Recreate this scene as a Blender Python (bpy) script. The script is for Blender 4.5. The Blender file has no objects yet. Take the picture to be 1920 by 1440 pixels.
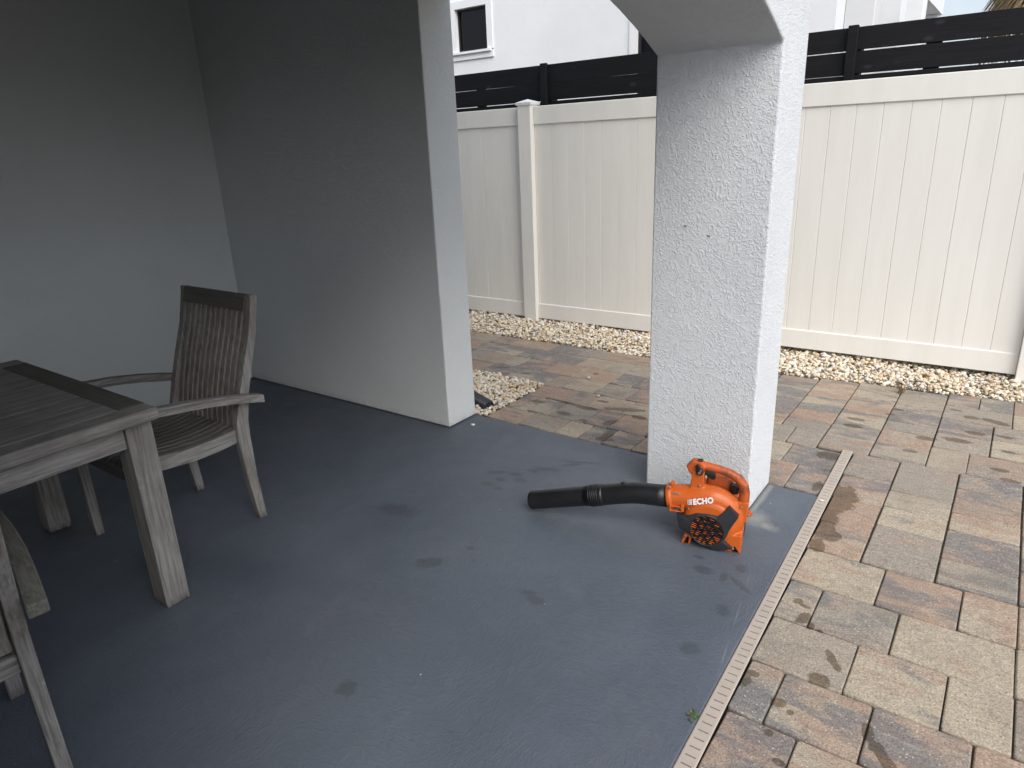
import bpy, bmesh, math, random
import numpy as np
from mathutils import Vector, Matrix
random.seed(7); np.random.seed(7)
S = bpy.context.scene
R = math.radians
# ------------------------------------------------------------------ camera, world, sun, exposure
cam = bpy.data.cameras.new('camera'); camo = bpy.data.objects.new('camera', cam)
S.collection.objects.link(camo); S.camera = camo
yaw, pitch, roll = -0.63599038, -0.33069618, -0.04274811
F_PX = 1294.92
fw = Vector((math.sin(yaw)*math.cos(pitch), math.cos(yaw)*math.cos(pitch), math.sin(pitch)))
r0 = Vector((math.cos(yaw), -math.sin(yaw), 0)); u0 = r0.cross(fw)
r1 = r0*math.cos(roll)+u0*math.sin(roll); u1 = -r0*math.sin(roll)+u0*math.cos(roll)
camo.matrix_world = Matrix(((r1.x,u1.x,-fw.x,0),(r1.y,u1.y,-fw.y,0),(r1.z,u1.z,-fw.z,1.48),(0,0,0,1)))
cam.sensor_fit = 'HORIZONTAL'; cam.sensor_width = 36; cam.lens = F_PX/1920*36
cam.clip_start = 0.05; cam.clip_end = 600
SUN_EL, SUN_AZ = R(44), R(127)      # azimuth measured from +Y clockwise towards +X
W = bpy.data.worlds.new('World'); S.world = W; W.use_nodes = True
nt = W.node_tree; bg = nt.nodes['Background']
sky = nt.nodes.new('ShaderNodeTexSky'); sky.sky_type = 'NISHITA'; sky.sun_disc = False
sky.sun_elevation = SUN_EL; sky.sun_rotation = SUN_AZ; sky.dust_density = 3.0; sky.air_density = 1.0; sky.ozone_density = 1.0
hs = nt.nodes.new('ShaderNodeHueSaturation'); hs.inputs['Saturation'].default_value = 0.62
tc = nt.nodes.new('ShaderNodeTexCoord'); nz = nt.nodes.new('ShaderNodeTexNoise')
nz.inputs['Scale'].default_value = 3.0; nz.inputs['Detail'].default_value = 6
rp = nt.nodes.new('ShaderNodeMapRange'); rp.inputs[1].default_value = .35; rp.inputs[2].default_value = .7
mx = nt.nodes.new('ShaderNodeMixRGB'); mx.inputs[2].default_value = (8.2, 8.9, 10.0, 1)
mm = nt.nodes.new('ShaderNodeMath'); mm.operation = 'MULTIPLY'; mm.inputs[1].default_value = .75
nt.links.new(tc.outputs['Generated'], nz.inputs['Vector']); nt.links.new(nz.outputs['Fac'], rp.inputs[0])
nt.links.new(rp.outputs[0], mm.inputs[0]); nt.links.new(mm.outputs[0], mx.inputs[0])
nt.links.new(sky.outputs[0], hs.inputs['Color']); nt.links.new(hs.outputs[0], mx.inputs[1])
nt.links.new(mx.outputs[0], bg.inputs['Color']); bg.inputs['Strength'].default_value = 0.11
sl = bpy.data.lights.new('sun', 'SUN'); sl.energy = 1.4; sl.angle = R(45); sl.color = (1.0, .965, .91)
so = bpy.data.objects.new('sun', sl); S.collection.objects.link(so)
sd = Vector((math.sin(SUN_AZ)*math.cos(SUN_EL), math.cos(SUN_AZ)*math.cos(SUN_EL), math.sin(SUN_EL)))
so.rotation_euler = sd.to_track_quat('Z', 'Y').to_euler(); so.location = (6, -6, 12)
S.view_settings.view_transform = 'Standard'; S.view_settings.look = 'None'
S.view_settings.exposure = 0.80; S.view_settings.gamma = 1; S.view_settings.use_curve_mapping = False
S.cycles.max_bounces = 10; S.cycles.diffuse_bounces = 8

# ------------------------------------------------------------------ object helpers
COL = S.collection
def meshobj(name, me, mat=None, parent=None, smooth=False):
    if mat: me.materials.append(mat)
    if smooth: me.polygons.foreach_set('use_smooth', [True]*len(me.polygons))
    o = bpy.data.objects.new(name, me); COL.objects.link(o)
    if parent is not None: o.parent = parent
    return o
def obj(name, bm, mat, parent=None, smooth=False):
    bmesh.ops.recalc_face_normals(bm, faces=bm.faces)
    me = bpy.data.meshes.new(name); bm.to_mesh(me); bm.free()
    return meshobj(name, me, mat, parent, smooth)
def tag(o, label=None, cat=None, group=None, kind=None):
    if label: o['label'] = label
    if cat: o['category'] = cat
    if group: o['group'] = group
    if kind: o['kind'] = kind
    return o
def thing(name, label, cat, loc=(0,0,0), rotz=0, group=None):
    o = bpy.data.objects.new(name, None); COL.objects.link(o)
    o.location = loc; o.rotation_euler = (0,0,rotz); o.empty_display_size = .1
    return tag(o, label, cat, group)
def box(bm, x0, x1, y0, y1, z0, z1, bev=0, seg=1, mat4=None):
    vs = [bm.verts.new((x,y,z)) for z in (z0,z1) for y in (y0,y1) for x in (x0,x1)]
    fs = [bm.faces.new([vs[i] for i in q]) for q in ((0,2,3,1),(4,5,7,6),(0,1,5,4),(2,6,7,3),(0,4,6,2),(1,3,7,5))]
    if bev:
        es = list({e for f in fs for e in f.edges})
        r = bmesh.ops.bevel(bm, geom=es, offset=bev, segments=seg, affect='EDGES', profile=.6)
        vs = list({v for f in r['faces'] for v in f.verts})
    if mat4 is not None: bmesh.ops.transform(bm, matrix=mat4, verts=[v for v in vs if v.is_valid])
    return vs
def bx(name, dims, mat, parent=None, bev=0.002, seg=1):
    bm = bmesh.new(); box(bm, *dims, bev=bev, seg=seg); return obj(name, bm, mat, parent)
def prism(bm, pts, axis, a, b, bev=0):
    """polygon pts extruded along axis: 'x' -> pts are (y,z); 'y' -> (x,z); 'z' -> (x,y)"""
    def P(p, t):
        return {'x':(t,p[0],p[1]), 'y':(p[0],t,p[1]), 'z':(p[0],p[1],t)}[axis]
    A = [bm.verts.new(P(p,a)) for p in pts]; B = [bm.verts.new(P(p,b)) for p in pts]
    n = len(pts); fs = [bm.faces.new(A[::-1]), bm.faces.new(B)]
    for i in range(n):
        fs.append(bm.faces.new((A[i],A[(i+1)%n],B[(i+1)%n],B[i])))
    if bev:
        bmesh.ops.recalc_face_normals(bm, faces=fs)
        es = [e for e in {e for f in fs for e in f.edges} if len(e.link_faces)==2 and e.calc_face_angle(0) > .5]
        bmesh.ops.bevel(bm, geom=es, offset=bev, segments=2, affect='EDGES', profile=.5, clamp_overlap=True)
def sweep(bm, path, radii, n=16, cap=True, squash=(1,1), up=Vector((0,0,1))):
    """tube along path; squash = (sideways, up) factors of the cross-section"""
    rings = []; path = [Vector(p) for p in path]
    for i,p in enumerate(path):
        t = (path[min(i+1,len(path)-1)]-path[max(i-1,0)]).normalized()
        s = t.cross(up)
        if s.length < 1e-4: s = Vector((1,0,0))
        s.normalize(); w = s.cross(t).normalized()
        r = radii[i] if hasattr(radii,'__len__') else radii
        rings.append([bm.verts.new(p + s*(math.cos(2*math.pi*k/n)*r*squash[0]) + w*(math.sin(2*math.pi*k/n)*r*squash[1])) for k in range(n)])
    for a,b in zip(rings, rings[1:]):
        for k in range(n): bm.faces.new((a[k],a[(k+1)%n],b[(k+1)%n],b[k]))
    if cap: bm.faces.new(rings[0][::-1]); bm.faces.new(rings[-1])
    return rings
def lathe(bm, prof, c=(0,0,0), axis='y', n=24, cap=True):
    rings = []
    for (t, r) in prof:
        ring = []
        for k in range(n):
            a = 2*math.pi*k/n; p, q = math.cos(a)*r, math.sin(a)*r
            v = {'y':(c[0]+p, c[1]+t, c[2]+q), 'z':(c[0]+p, c[1]+q, c[2]+t), 'x':(c[0]+t, c[1]+p, c[2]+q)}[axis]
            ring.append(bm.verts.new(v))
        rings.append(ring)
    for a,b in zip(rings, rings[1:]):
        for k in range(n): bm.faces.new((a[k],a[(k+1)%n],b[(k+1)%n],b[k]))
    if cap: bm.faces.new(rings[0][::-1]); bm.faces.new(rings[-1])

# ------------------------------------------------------------------ material helpers
class NT:
    def __init__(s, name, rough=.6, base=(.5,.5,.5), spec=.5, metal=0):
        s.m = bpy.data.materials.new(name); s.m.use_nodes = True; s.t = s.m.node_tree
        s.b = s.t.nodes['Principled BSDF']
        s.b.inputs['Base Color'].default_value = (*base,1); s.b.inputs['Roughness'].default_value = rough
        s.b.inputs['Specular IOR Level'].default_value = spec; s.b.inputs['Metallic'].default_value = metal
        s._bump = None
    def n(s, typ, **kw):
        x = s.t.nodes.new('ShaderNode'+typ)
        for k,v in kw.items(): setattr(x,k,v)
        return x
    def L(s, a, b): s.t.links.new(a, b)
    def setin(s, sock, v):
        if isinstance(v, bpy.types.NodeSocket): s.L(v, sock)
        elif isinstance(v, (tuple,list)) and len(v)==3 and sock.type=='RGBA': sock.default_value = (*v,1)
        else: sock.default_value = v
    def co(s, kind='Object', scale=(1,1,1), loc=(0,0,0), rot=(0,0,0), rnd=False):
        c = s.n('TexCoord').outputs[kind] if kind != 'World' else s.n('NewGeometry').outputs['Position']
        if rnd:
            oi = s.n('ObjectInfo'); mu = s.n('VectorMath', operation='ADD')
            sc = s.n('VectorMath', operation='SCALE'); sc.inputs[0].default_value = (37.3, 51.7, 23.1)
            s.L(oi.outputs['Random'], sc.inputs['Scale']); s.L(c, mu.inputs[0]); s.L(sc.outputs[0], mu.inputs[1]); c = mu.outputs[0]
        mp = s.n('Mapping'); mp.inputs['Scale'].default_value = scale; mp.inputs['Location'].default_value = loc; mp.inputs['Rotation'].default_value = rot
        s.L(c, mp.inputs['Vector']); return mp.outputs[0]
    def noise(s, co, scale, detail=4, rough=.5, dist=0, out='Fac'):
        x = s.n('TexNoise'); s.L(co, x.inputs['Vector']); x.inputs['Scale'].default_value = scale
        x.inputs['Detail'].default_value = detail; x.inputs['Roughness'].default_value = rough; x.inputs['Distortion'].default_value = dist
        return x.outputs[out]
    def vor(s, co, scale, feature='F1', out='Distance', rand=1):
        x = s.n('TexVoronoi', feature=feature); s.L(co, x.inputs['Vector']); x.inputs['Scale'].default_value = scale
        x.inputs['Randomness'].default_value = rand
        return x.outputs[out]
    def rng(s, v, a, b, c=0, d=1, smooth=False):
        x = s.n('MapRange'); x.inputs[1].default_value=a; x.inputs[2].default_value=b; x.inputs[3].default_value=c; x.inputs[4].default_value=d
        if smooth: x.interpolation_type = 'SMOOTHSTEP'
        s.L(v, x.inputs[0]); return x.outputs[0]
    def math(s, op, a, b=None, clamp=False):
        x = s.n('Math', operation=op, use_clamp=clamp); s.setin(x.inputs[0], a)
        if b is not None: s.setin(x.inputs[1], b)
        return x.outputs[0]
    def mix(s, f, a, b, blend='MIX'):
        x = s.n('MixRGB', blend_type=blend); s.setin(x.inputs[0], f)
        for k,v in ((1,a),(2,b)):
            if isinstance(v,(tuple,list)): x.inputs[k].default_value = (*v,1) if len(v)==3 else v
            else: s.L(v, x.inputs[k])
        return x.outputs[0]
    def color(s, c): s.setin(s.b.inputs['Base Color'], c)
    def rough(s, c): s.setin(s.b.inputs['Roughness'], c)
    def bump(s, h, dist=.002, strength=1.0):
        x = s.n('Bump'); x.inputs['Distance'].default_value = dist; x.inputs['Strength'].default_value = strength
        s.L(h, x.inputs['Height'])
        if s._bump is not None: s.L(s._bump, x.inputs['Normal'])
        s._bump = x.outputs[0]; s.L(s._bump, s.b.inputs['Normal'])

def stucco(name, base, amp, scale=52, base_band=True):
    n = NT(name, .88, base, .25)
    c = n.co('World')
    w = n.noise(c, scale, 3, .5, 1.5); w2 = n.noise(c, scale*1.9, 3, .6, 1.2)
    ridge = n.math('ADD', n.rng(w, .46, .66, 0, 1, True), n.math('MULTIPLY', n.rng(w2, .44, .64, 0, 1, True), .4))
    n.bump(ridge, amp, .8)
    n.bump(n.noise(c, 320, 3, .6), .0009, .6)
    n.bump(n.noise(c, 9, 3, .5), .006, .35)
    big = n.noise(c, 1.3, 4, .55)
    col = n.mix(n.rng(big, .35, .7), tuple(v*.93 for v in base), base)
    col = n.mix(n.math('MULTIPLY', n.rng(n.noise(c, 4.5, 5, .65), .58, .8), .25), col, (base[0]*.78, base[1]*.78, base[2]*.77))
    if base_band:   # patchy brownish darkening right above the slab
        sep = n.n('SeparateXYZ'); n.L(c, sep.inputs[0])
        low = n.math('MULTIPLY', n.rng(sep.outputs[2], .0, .05, 1, 0), n.rng(n.noise(c, 22, 4, .6), .4, .7))
        col = n.mix(n.math('MULTIPLY', low, .55), col, (.30,.28,.23))
    n.color(col); return n.m
M = {}
M['stucco'] = stucco('white_stucco_coarse', (.70,.725,.75), .0021, 62)
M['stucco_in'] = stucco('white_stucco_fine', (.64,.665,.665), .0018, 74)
M['ceiling'] = stucco('light_damping_grey', (.115,.12,.12), .0015, 60, False)  # unseen ceiling and rear wall, set dark to cut bounced light in the porch

def wood(name, ax, tone=(.275,.262,.248), dark=(.062,.056,.052), lich=.4):
    n = NT(name, .66, tone, .35)
    sc = {'x':(.05,1,1), 'y':(1,.05,1), 'z':(1,1,.05)}[ax]
    c = n.co('Object', sc, rnd=True); c2 = n.co('Object', (1,1,1), rnd=True)
    g = n.noise(c, 120, 5, .65, .4); g2 = n.noise(c, 34, 4, .6, .8); big = n.noise(c2, 5, 4, .6)
    col = n.mix(n.rng(g, .34, .60), dark, tone)
    col = n.mix(n.rng(g2, .25, .8, 0, .7), col, (tone[0]*1.35, tone[1]*1.34, tone[2]*1.32))
    col = n.mix(n.rng(big, .45, .75, 0, .55), col, (.105,.088,.072))
    sp = n.math('MULTIPLY', n.rng(n.noise(n.co('Object', tuple(.4 if v<1 else 1 for v in sc), rnd=True), 46, 5, .7), .62, .70), n.rng(n.noise(c2, 7, 2), .48, .62))
    col = n.mix(n.math('MULTIPLY', sp, lich), col, (.48,.47,.42))
    blk = n.math('MULTIPLY', n.rng(n.noise(c2, 75, 3, .7), .66, .72), n.rng(n.noise(c2, 9, 2), .5, .65))
    col = n.mix(n.math('MULTIPLY', blk, .8), col, (.03,.028,.022))
    sep = n.n('SeparateXYZ'); n.L(n.co('World'), sep.inputs[0])     # rotten, darker feet
    ft = n.math('MULTIPLY', n.rng(sep.outputs[2], .004, .035, 1, 0), n.rng(g, .42, .58))
    col = n.mix(ft, col, (.045,.036,.026))
    n.color(col); n.bump(g, .0022, .8); n.bump(g2, .002, .5); return n.m
for a in 'xyz': M['wood_'+a] = wood('weathered_teak_'+a, a)
M['wood_slat'] = wood('weathered_teak_slat', 'z', (.27,.25,.225), (.065,.057,.05), 1.0)
M['wood_seat'] = wood('weathered_teak_seat', 'y', (.17,.16,.148), (.055,.05,.046), .5)
M['wood_moss'] = wood('mossy_teak', 'y', (.15,.145,.125), (.04,.04,.034), .5)
M['wood_dark'] = wood('dark_mossy_teak', 'x', (.115,.112,.095), (.045,.044,.037), .2)
M['wood_rail'] = wood('dark_teak_rail', 'x', (.120,.110,.102), (.05,.045,.042), .2)

def spot_mask(n, spots, wob=.35, soft=.12, nscale=28):
    """stains with shapes of their own: spots = (x, y, rx, ry, angle)"""
    base = n.n('NewGeometry').outputs['Position']
    nz = n.noise(base, nscale, 3, .6, 0, 'Color')
    sub = n.n('VectorMath', operation='SUBTRACT'); n.L(nz, sub.inputs[0]); sub.inputs[1].default_value = (.5,.5,.5)
    cur = None
    for (x,y,rx,ry,a) in spots:
        mp = n.n('Mapping', vector_type='TEXTURE'); mp.inputs['Location'].default_value = (x,y,0)
        mp.inputs['Rotation'].default_value = (0,0,R(a)); mp.inputs['Scale'].default_value = (rx,ry,10)
        n.L(base, mp.inputs['Vector'])
        ma = n.n('VectorMath', operation='MULTIPLY_ADD'); n.L(sub.outputs[0], ma.inputs[0]); ma.inputs[1].default_value = (wob*3,wob*3,0); n.L(mp.outputs[0], ma.inputs[2])
        ln = n.n('VectorMath', operation='LENGTH'); n.L(ma.outputs[0], ln.inputs[0])
        cur = ln.outputs['Value'] if cur is None else n.math('MINIMUM', cur, ln.outputs['Value'])
    return n.rng(cur, 1-soft, 1+soft, 1, 0)

# painted slab: grey-blue deck paint brushed over trowelled concrete
n = NT('grey_blue_deck_paint', .5, (.13,.145,.175), .42); c = n.co('World')
base = (.118,.132,.163)
big = n.noise(c, 1.1, 5, .6, .6)
col = n.mix(n.rng(big, .3, .7), (.069,.084,.106), (.104,.120,.146))
col = n.mix(n.rng(n.noise(c, 2.7, 4, .6, .4), .52, .72, 0, .40), col, (.098,.100,.120))
col = n.mix(n.math('MULTIPLY', n.rng(n.noise(c, 13, 6, .75), .60, .74), .5), col, (.055,.060,.070))
SP = [(-2.02,1.85,.09,.045,10),(-1.62,1.62,.05,.03,40),(-1.152,1.646,.035,.022,0),(-1.20,1.665,.03,.014,20),(-1.39,1.003,.03,.03,0),(-1.86,2.37,.045,.018,30),(-1.80,2.32,.03,.02,0),(-1.77,2.40,.035,.02,10),
      (-1.72,2.47,.03,.02,0),(-1.67,2.52,.07,.02,25),(-1.60,2.62,.05,.014,40),(-1.57,2.67,.10,.013,20),(-1.72,2.36,.035,.022,0),(-1.83,2.25,.03,.02,0),(-1.76,2.24,.03,.016,0),(-.98,2.35,.03,.016,0),(-.92,2.31,.02,.016,0),
      (-.74,2.12,.035,.022,0),(-.78,2.19,.02,.012,0),(-.63,2.20,.02,.03,20),(-.60,2.10,.05,.012,-35),(-.66,2.11,.013,.03,10),(-.60,1.93,.02,.03,30),(-1.55,1.78,.018,.012,0),(-.62,1.70,.03,.03,20)]
st = spot_mask(n, SP, .55, .28, 46)
col = n.mix(n.math('MULTIPLY', st, .46), col, (.040,.042,.048))
ring = spot_mask(n, [(-1.62,1.0,.11,.10,0)], .12, .06, 8); ring2 = spot_mask(n, [(-1.62,1.0,.10,.09,0)], .12, .06, 8)
col = n.mix(n.math('MULTIPLY', n.math('SUBTRACT', ring, ring2, True), .14), col, (.075,.08,.09))
# cream overspray of wall paint beside the pier, and small white paint specks
ov = spot_mask(n, [(-.695,2.575,.05,.045,95),(-.64,2.54,.035,.02,-20),(-.722,2.74,.010,.2,0)], .5, .8, 30)
col = n.mix(n.math('MULTIPLY', ov, .28), col, (.60,.58,.47))
vo = n.n('TexVoronoi'); n.L(c, vo.inputs['Vector']); vo.inputs['Scale'].default_value = 7.5
sc_ = n.n('SeparateColor'); n.L(vo.outputs['Color'], sc_.inputs[0])
speck = n.math('MULTIPLY', n.rng(vo.outputs['Distance'], .014, .024, 1, 0), n.rng(sc_.outputs[0], .58, .59))
col = n.mix(n.math('MULTIPLY', speck, .8), col, (.62,.64,.62))
dk = n.math('MULTIPLY', n.rng(n.noise(c, 52, 4, .7), .68, .74), n.rng(n.noise(c, 4.2, 3, .6), .50, .60))
col = n.mix(n.math('MULTIPLY', dk, .6), col, (.035,.038,.045))
lt = n.rng(n.noise(n.co('World', (1,.3,1), rot=(0,0,.75)), 7, 5, .7, .5), .58, .74, 0, .30)
col = n.mix(lt, col, (.135,.150,.175))
# faint long scratch / forming line parallel to the drain
sep = n.n('SeparateXYZ'); n.L(c, sep.inputs[0])
lx = n.math('ABSOLUTE', n.math('ADD', n.math('ADD', sep.outputs[0], n.math('MULTIPLY', n.math('SUBTRACT', sep.outputs[1], 1.4), .146)), .475))
ln_ = n.math('MULTIPLY', n.rng(lx, .0012, .003, 1, 0), n.rng(sep.outputs[1], 2.25, 2.1, 0, 1))
col = n.mix(n.math('MULTIPLY', n.math('MULTIPLY', ln_, n.rng(n.noise(c, 9, 3), .4, .6)), .25), col, (.30,.32,.35))
n.color(col)
sw = n.noise(n.co('World', (1,.35,1), rot=(0,0,.5)), 75, 4, .6, 2.2)
sw2 = n.noise(n.co('World', (.35,1,1), rot=(0,0,.3)), 60, 4, .6, 2.0)
selm = n.rng(n.noise(c, 1.6, 2), .45, .55)
swm = n.mix(selm, sw, sw2)
n.bump(n.noise(c, 5, 3, .5), .010, .35); n.bump(n.rng(swm, .42, .62, 0, 1, True), .0010, .75); n.bump(n.noise(c, 330, 2, .6), .0006, .6)
n.rough(n.rng(n.noise(c, 6, 5, .6), .3, .7, .42, .60)); M['floor'] = n.m

# blended concrete paver: tan, rose and charcoal smeared through each other, different in every stone
def paver_mat():
    n = NT('blended_concrete_paver', .9, (.3,.25,.2), .2)
    oi = n.n('ObjectInfo'); r = oi.outputs['Random']
    r2 = n.math('FRACT', n.math('MULTIPLY', r, 17.31)); r3 = n.math('FRACT', n.math('MULTIPLY', r, 91.7))
    c = n.co('Object', (1,1,1), rnd=True); cs = n.co('Object', (.36,1,1), rnd=True)
    s1 = n.noise(cs, 11, 5, .62, .5); s2 = n.noise(cs, 7.5, 4, .6, .9); fine = n.noise(c, 190, 3, .7)
    tan, rose, char, grey = (.315,.268,.205), (.275,.188,.140), (.122,.121,.127), (.232,.203,.170)
    col = n.mix(n.rng(r, .25,.75), tan, grey)
    f1 = n.rng(n.math('ADD', s1, n.math('MULTIPLY', n.math('SUBTRACT', r2, .5), .36)), .44, .62)
    col = n.mix(n.math('MULTIPLY', f1, .8), col, rose)
    f2 = n.rng(n.math('ADD', s2, n.math('MULTIPLY', n.math('SUBTRACT', r3, .5), .34)), .52, .64)
    col = n.mix(n.math('MULTIPLY', f2, .74), col, char)
    med = n.noise(n.co('Object', (.45,1,1), rnd=True), 48, 4, .7, .3)
    col = n.mix(n.rng(med, .52, .70, 0, .55), col, tan); col = n.mix(n.rng(med, .48, .30, 0, .45), col, (.15,.125,.105))
    col = n.mix(.62, col, n.mix(n.rng(fine, .34, .66), (.14,.14,.14), (1,1,1)), 'MULTIPLY')
    hs_ = n.n('HueSaturation'); hs_.inputs['Value'].default_value = 1.60; n.L(col, hs_.inputs['Color']); col = hs_.outputs[0]
    v = n.n('TexVoronoi'); n.L(c, v.inputs['Vector']); v.inputs['Scale'].default_value = 85
    sc2 = n.n('SeparateColor'); n.L(v.outputs['Color'], sc2.inputs[0])
    agg = n.math('MULTIPLY', n.rng(v.outputs['Distance'], .16, .26, 1, 0), n.rng(sc2.outputs[0], .70, .72))
    col = n.mix(n.math('MULTIPLY', agg, .55), col, (.62,.58,.50))
    agd = n.math('MULTIPLY', n.rng(v.outputs['Distance'], .16, .26, 1, 0), n.rng(sc2.outputs[1], .80, .82))
    col = n.mix(n.math('MULTIPLY', agd, .6), col, (.07,.065,.06))
    # weathered soft edges: dirt collects towards the joints through the ground's own moisture
    cw = n.co('World')
    dirt = n.rng(n.noise(cw, 3.0, 4, .6), .5, .75, 0, .35); col = n.mix(dirt, col, (.135,.122,.102))
    WET = [(-.452,2.95,.075,.135,0),(-.468,2.74,.055,.17,5),(-.425,2.62,.05,.05,30),(-.44,2.52,.03,.05,10),(-.59,3.37,.055,.05,0),(-.555,3.02,.02,.05,0),
           (-.565,3.93,.045,.022,0),(-.56,3.82,.05,.03,0),(-.40,4.19,.03,.018,0),(-.42,4.10,.025,.014,20),(-.22,3.83,.05,.028,10),(-.09,3.87,.06,.032,0),(-.13,4.33,.03,.013,0),
           (-.05,4.25,.04,.025,0),(.06,4.24,.07,.028,-20),(-.02,4.02,.045,.025,0),(.11,4.04,.04,.02,0),(.10,3.60,.04,.02,0),(.14,3.50,.04,.017,0),(-.27,3.62,.035,.018,0),(.12,3.84,.03,.015,0),
           (-.41,2.13,.014,.018,0),(-.385,2.115,.02,.009,-10),(-.37,2.05,.02,.035,-20),(-.345,2.02,.012,.02,0),(-.315,2.01,.012,.01,0),(-.255,1.90,.014,.04,28),(-.235,1.87,.012,.02,20),(-.265,1.79,.032,.026,-10),(-.43,1.71,.02,.012,0),
           (-.445,1.67,.022,.03,0),(-.34,1.64,.022,.018,0),(-.30,1.62,.01,.01,0),(-.33,1.52,.012,.012,0),(-.115,1.66,.014,.035,15),(-.09,1.62,.02,.02,20),(-.055,1.58,.016,.075,38),(-.03,1.50,.012,.03,20),(.01,1.47,.014,.05,15),(-.28,1.44,.02,.012,-20),(-.04,1.545,.01,.02,0),
           (-2.1,3.37,.14,.018,-8),(-1.93,3.35,.07,.03,0),(-1.9,3.50,.04,.02,0),(-1.72,3.44,.13,.03,20),(-1.60,3.37,.05,.03,0),(-1.70,3.22,.05,.03,60),(-1.62,3.0,.05,.03,0),(-1.63,3.07,.03,.05,10),(-2.0,3.21,.05,.025,0),(-2.24,3.30,.05,.02,0),(-1.5,3.55,.1,.02,-30),(-2.62,3.72,.04,.02,0),(-2.85,3.75,.05,.02,20),(-2.2,3.95,.02,.02,0),(-1.5,3.62,.06,.012,10),(-1.85,3.17,.03,.015,0)]
    wet = spot_mask(n, WET, .34, .07, 34)
    wf = n.mix(n.math('MULTIPLY', wet, .85), (1,1,1), (.40,.345,.275))
    col = n.mix(1.0, col, wf, 'MULTIPLY')
    n.color(col); n.rough(n.rng(wet, 0, 1, .9, .48))
    n.bump(n.noise(c, 26, 3, .5), .004, .45); n.bump(fine, .0014, .9); n.bump(n.rng(v.outputs['Distance'], .1, .5, 1, 0), .0008, .6)
    return n.m
M['paver'] = paver_mat()
n = NT('joint_sand', .95, (.07,.06,.047), .1); c = n.co('World')
n.color(n.mix(n.rng(n.noise(c, 60, 4, .7), .3, .7), (.035,.031,.025), (.12,.105,.08))); n.bump(n.noise(c, 160, 3, .7), .003, 1); M['sand'] = n.m
n = NT('soil', .95, (.05,.04,.03), .1); c = n.co('World')
n.color(n.mix(n.rng(n.noise(c, 12, 5, .7), .3, .7), (.03,.024,.017), (.085,.07,.05))); n.bump(n.noise(c, 40, 5, .7), .01, 1); M['soil'] = n.m
# gravel: each pebble its own colour
n = NT('river_pebble', .62, (.5,.45,.38), .35); g = n.n('NewGeometry'); ri = g.outputs['Random Per Island']
cr = n.n('ValToRGB'); cr.color_ramp.interpolation = 'CONSTANT'
stops = [(0,(.68,.60,.47)),(.16,(.60,.49,.35)),(.32,(.76,.72,.63)),(.44,(.56,.40,.23)),(.50,(.70,.61,.46)),(.64,(.50,.47,.44)),(.71,(.77,.74,.68)),(.79,(.50,.32,.16)),(.84,(.74,.66,.52)),(.94,(.40,.30,.22)),(.96,(.60,.58,.56))]
while len(cr.color_ramp.elements) < len(stops): cr.color_ramp.elements.new(.5)
for e,(p,cc) in zip(cr.color_ramp.elements, stops): e.position = p; e.color = (*cc,1)
n.L(ri, cr.inputs[0]); c = n.co('World')
col = n.mix(n.rng(n.noise(c, 70, 4, .6), .45, .75, 0, .45), cr.outputs[0], (.42,.30,.18))
n.color(col); n.bump(n.noise(c, 220, 2), .0006, .5); M['pebble'] = n.m
def plain(name, base, rough=.6, spec=.4, metal=0, var=.12, vs=30, bump=0, bs=200):
    n = NT(name, rough, base, spec, metal); c = n.co('Object')
    n.color(n.mix(n.rng(n.noise(c, vs, 4, .6), .3, .7), tuple(v*(1-var) for v in base), tuple(min(1,v*(1+var)) for v in base)))
    if bump: n.bump(n.noise(c, bs, 3), bump, .7)
    return n.m
n = NT('cream_vinyl', .38, (.80,.785,.745), .4); c = n.co('World')
col = n.mix(n.rng(n.noise(n.co('World',(1,1,.12)), 9, 4, .6), .3, .7), (.76,.74,.69), (.81,.79,.742))
col = n.mix(n.math('MULTIPLY', n.rng(n.noise(c, 60, 4, .8), .70, .76), .18), col, (.35,.32,.26)); n.color(col); M['vinyl'] = n.m
n = NT('black_stained_board', .6, (.012,.012,.014), .22); c = n.co('Object', (.06,1,1), rnd=True)
g = n.noise(c, 60, 5, .65, .4)
col = n.mix(n.rng(g, .3,.7), (.0055,.0058,.007), (.012,.0122,.0145))
vk = n.n('TexVoronoi'); n.L(n.co('Object',(1.2,1.2,2.4), rnd=True), vk.inputs['Vector']); vk.inputs['Scale'].default_value = 2.6
col = n.mix(n.rng(vk.outputs['Distance'], .05, .11, .6, 0), col, (.04,.04,.045)); n.color(col); n.bump(g, .001, .5); M['blackwood'] = n.m
M['drain'] = plain('sand_plastic_grate', (.40,.345,.295), .6, .3, var=.06, vs=14)
M['drain_dark'] = plain('drain_inside', (.03,.026,.022), .9, .1)
# neighbour
M['render_w'] = stucco('neighbour_white_render', (.84,.85,.86), .0007, 60, False)
M['trim_w'] = plain('white_trim', (.80,.81,.82), .5, .4, var=.03)
n = NT('dark_window_glass', .06, (.004,.004,.006), .25); M['glass'] = n.m
M['frame_b'] = plain('black_window_frame', (.012,.012,.014), .4, .4)
M['palm_g'] = plain('palm_leaf_green', (.07,.10,.035), .55, .35, var=.4, vs=4)
M['palm_d'] = plain('palm_leaf_dead', (.26,.19,.11), .8, .2, var=.4, vs=4)
M['bark'] = plain('palm_bark', (.13,.105,.08), .95, .1, var=.4, vs=12, bump=.01, bs=20)
M['grass'] = plain('lawn', (.06,.085,.03), .9, .2, var=.35, vs=3, bump=.02, bs=40)
M['cable'] = plain('black_cable', (.03,.03,.032), .7)
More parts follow.
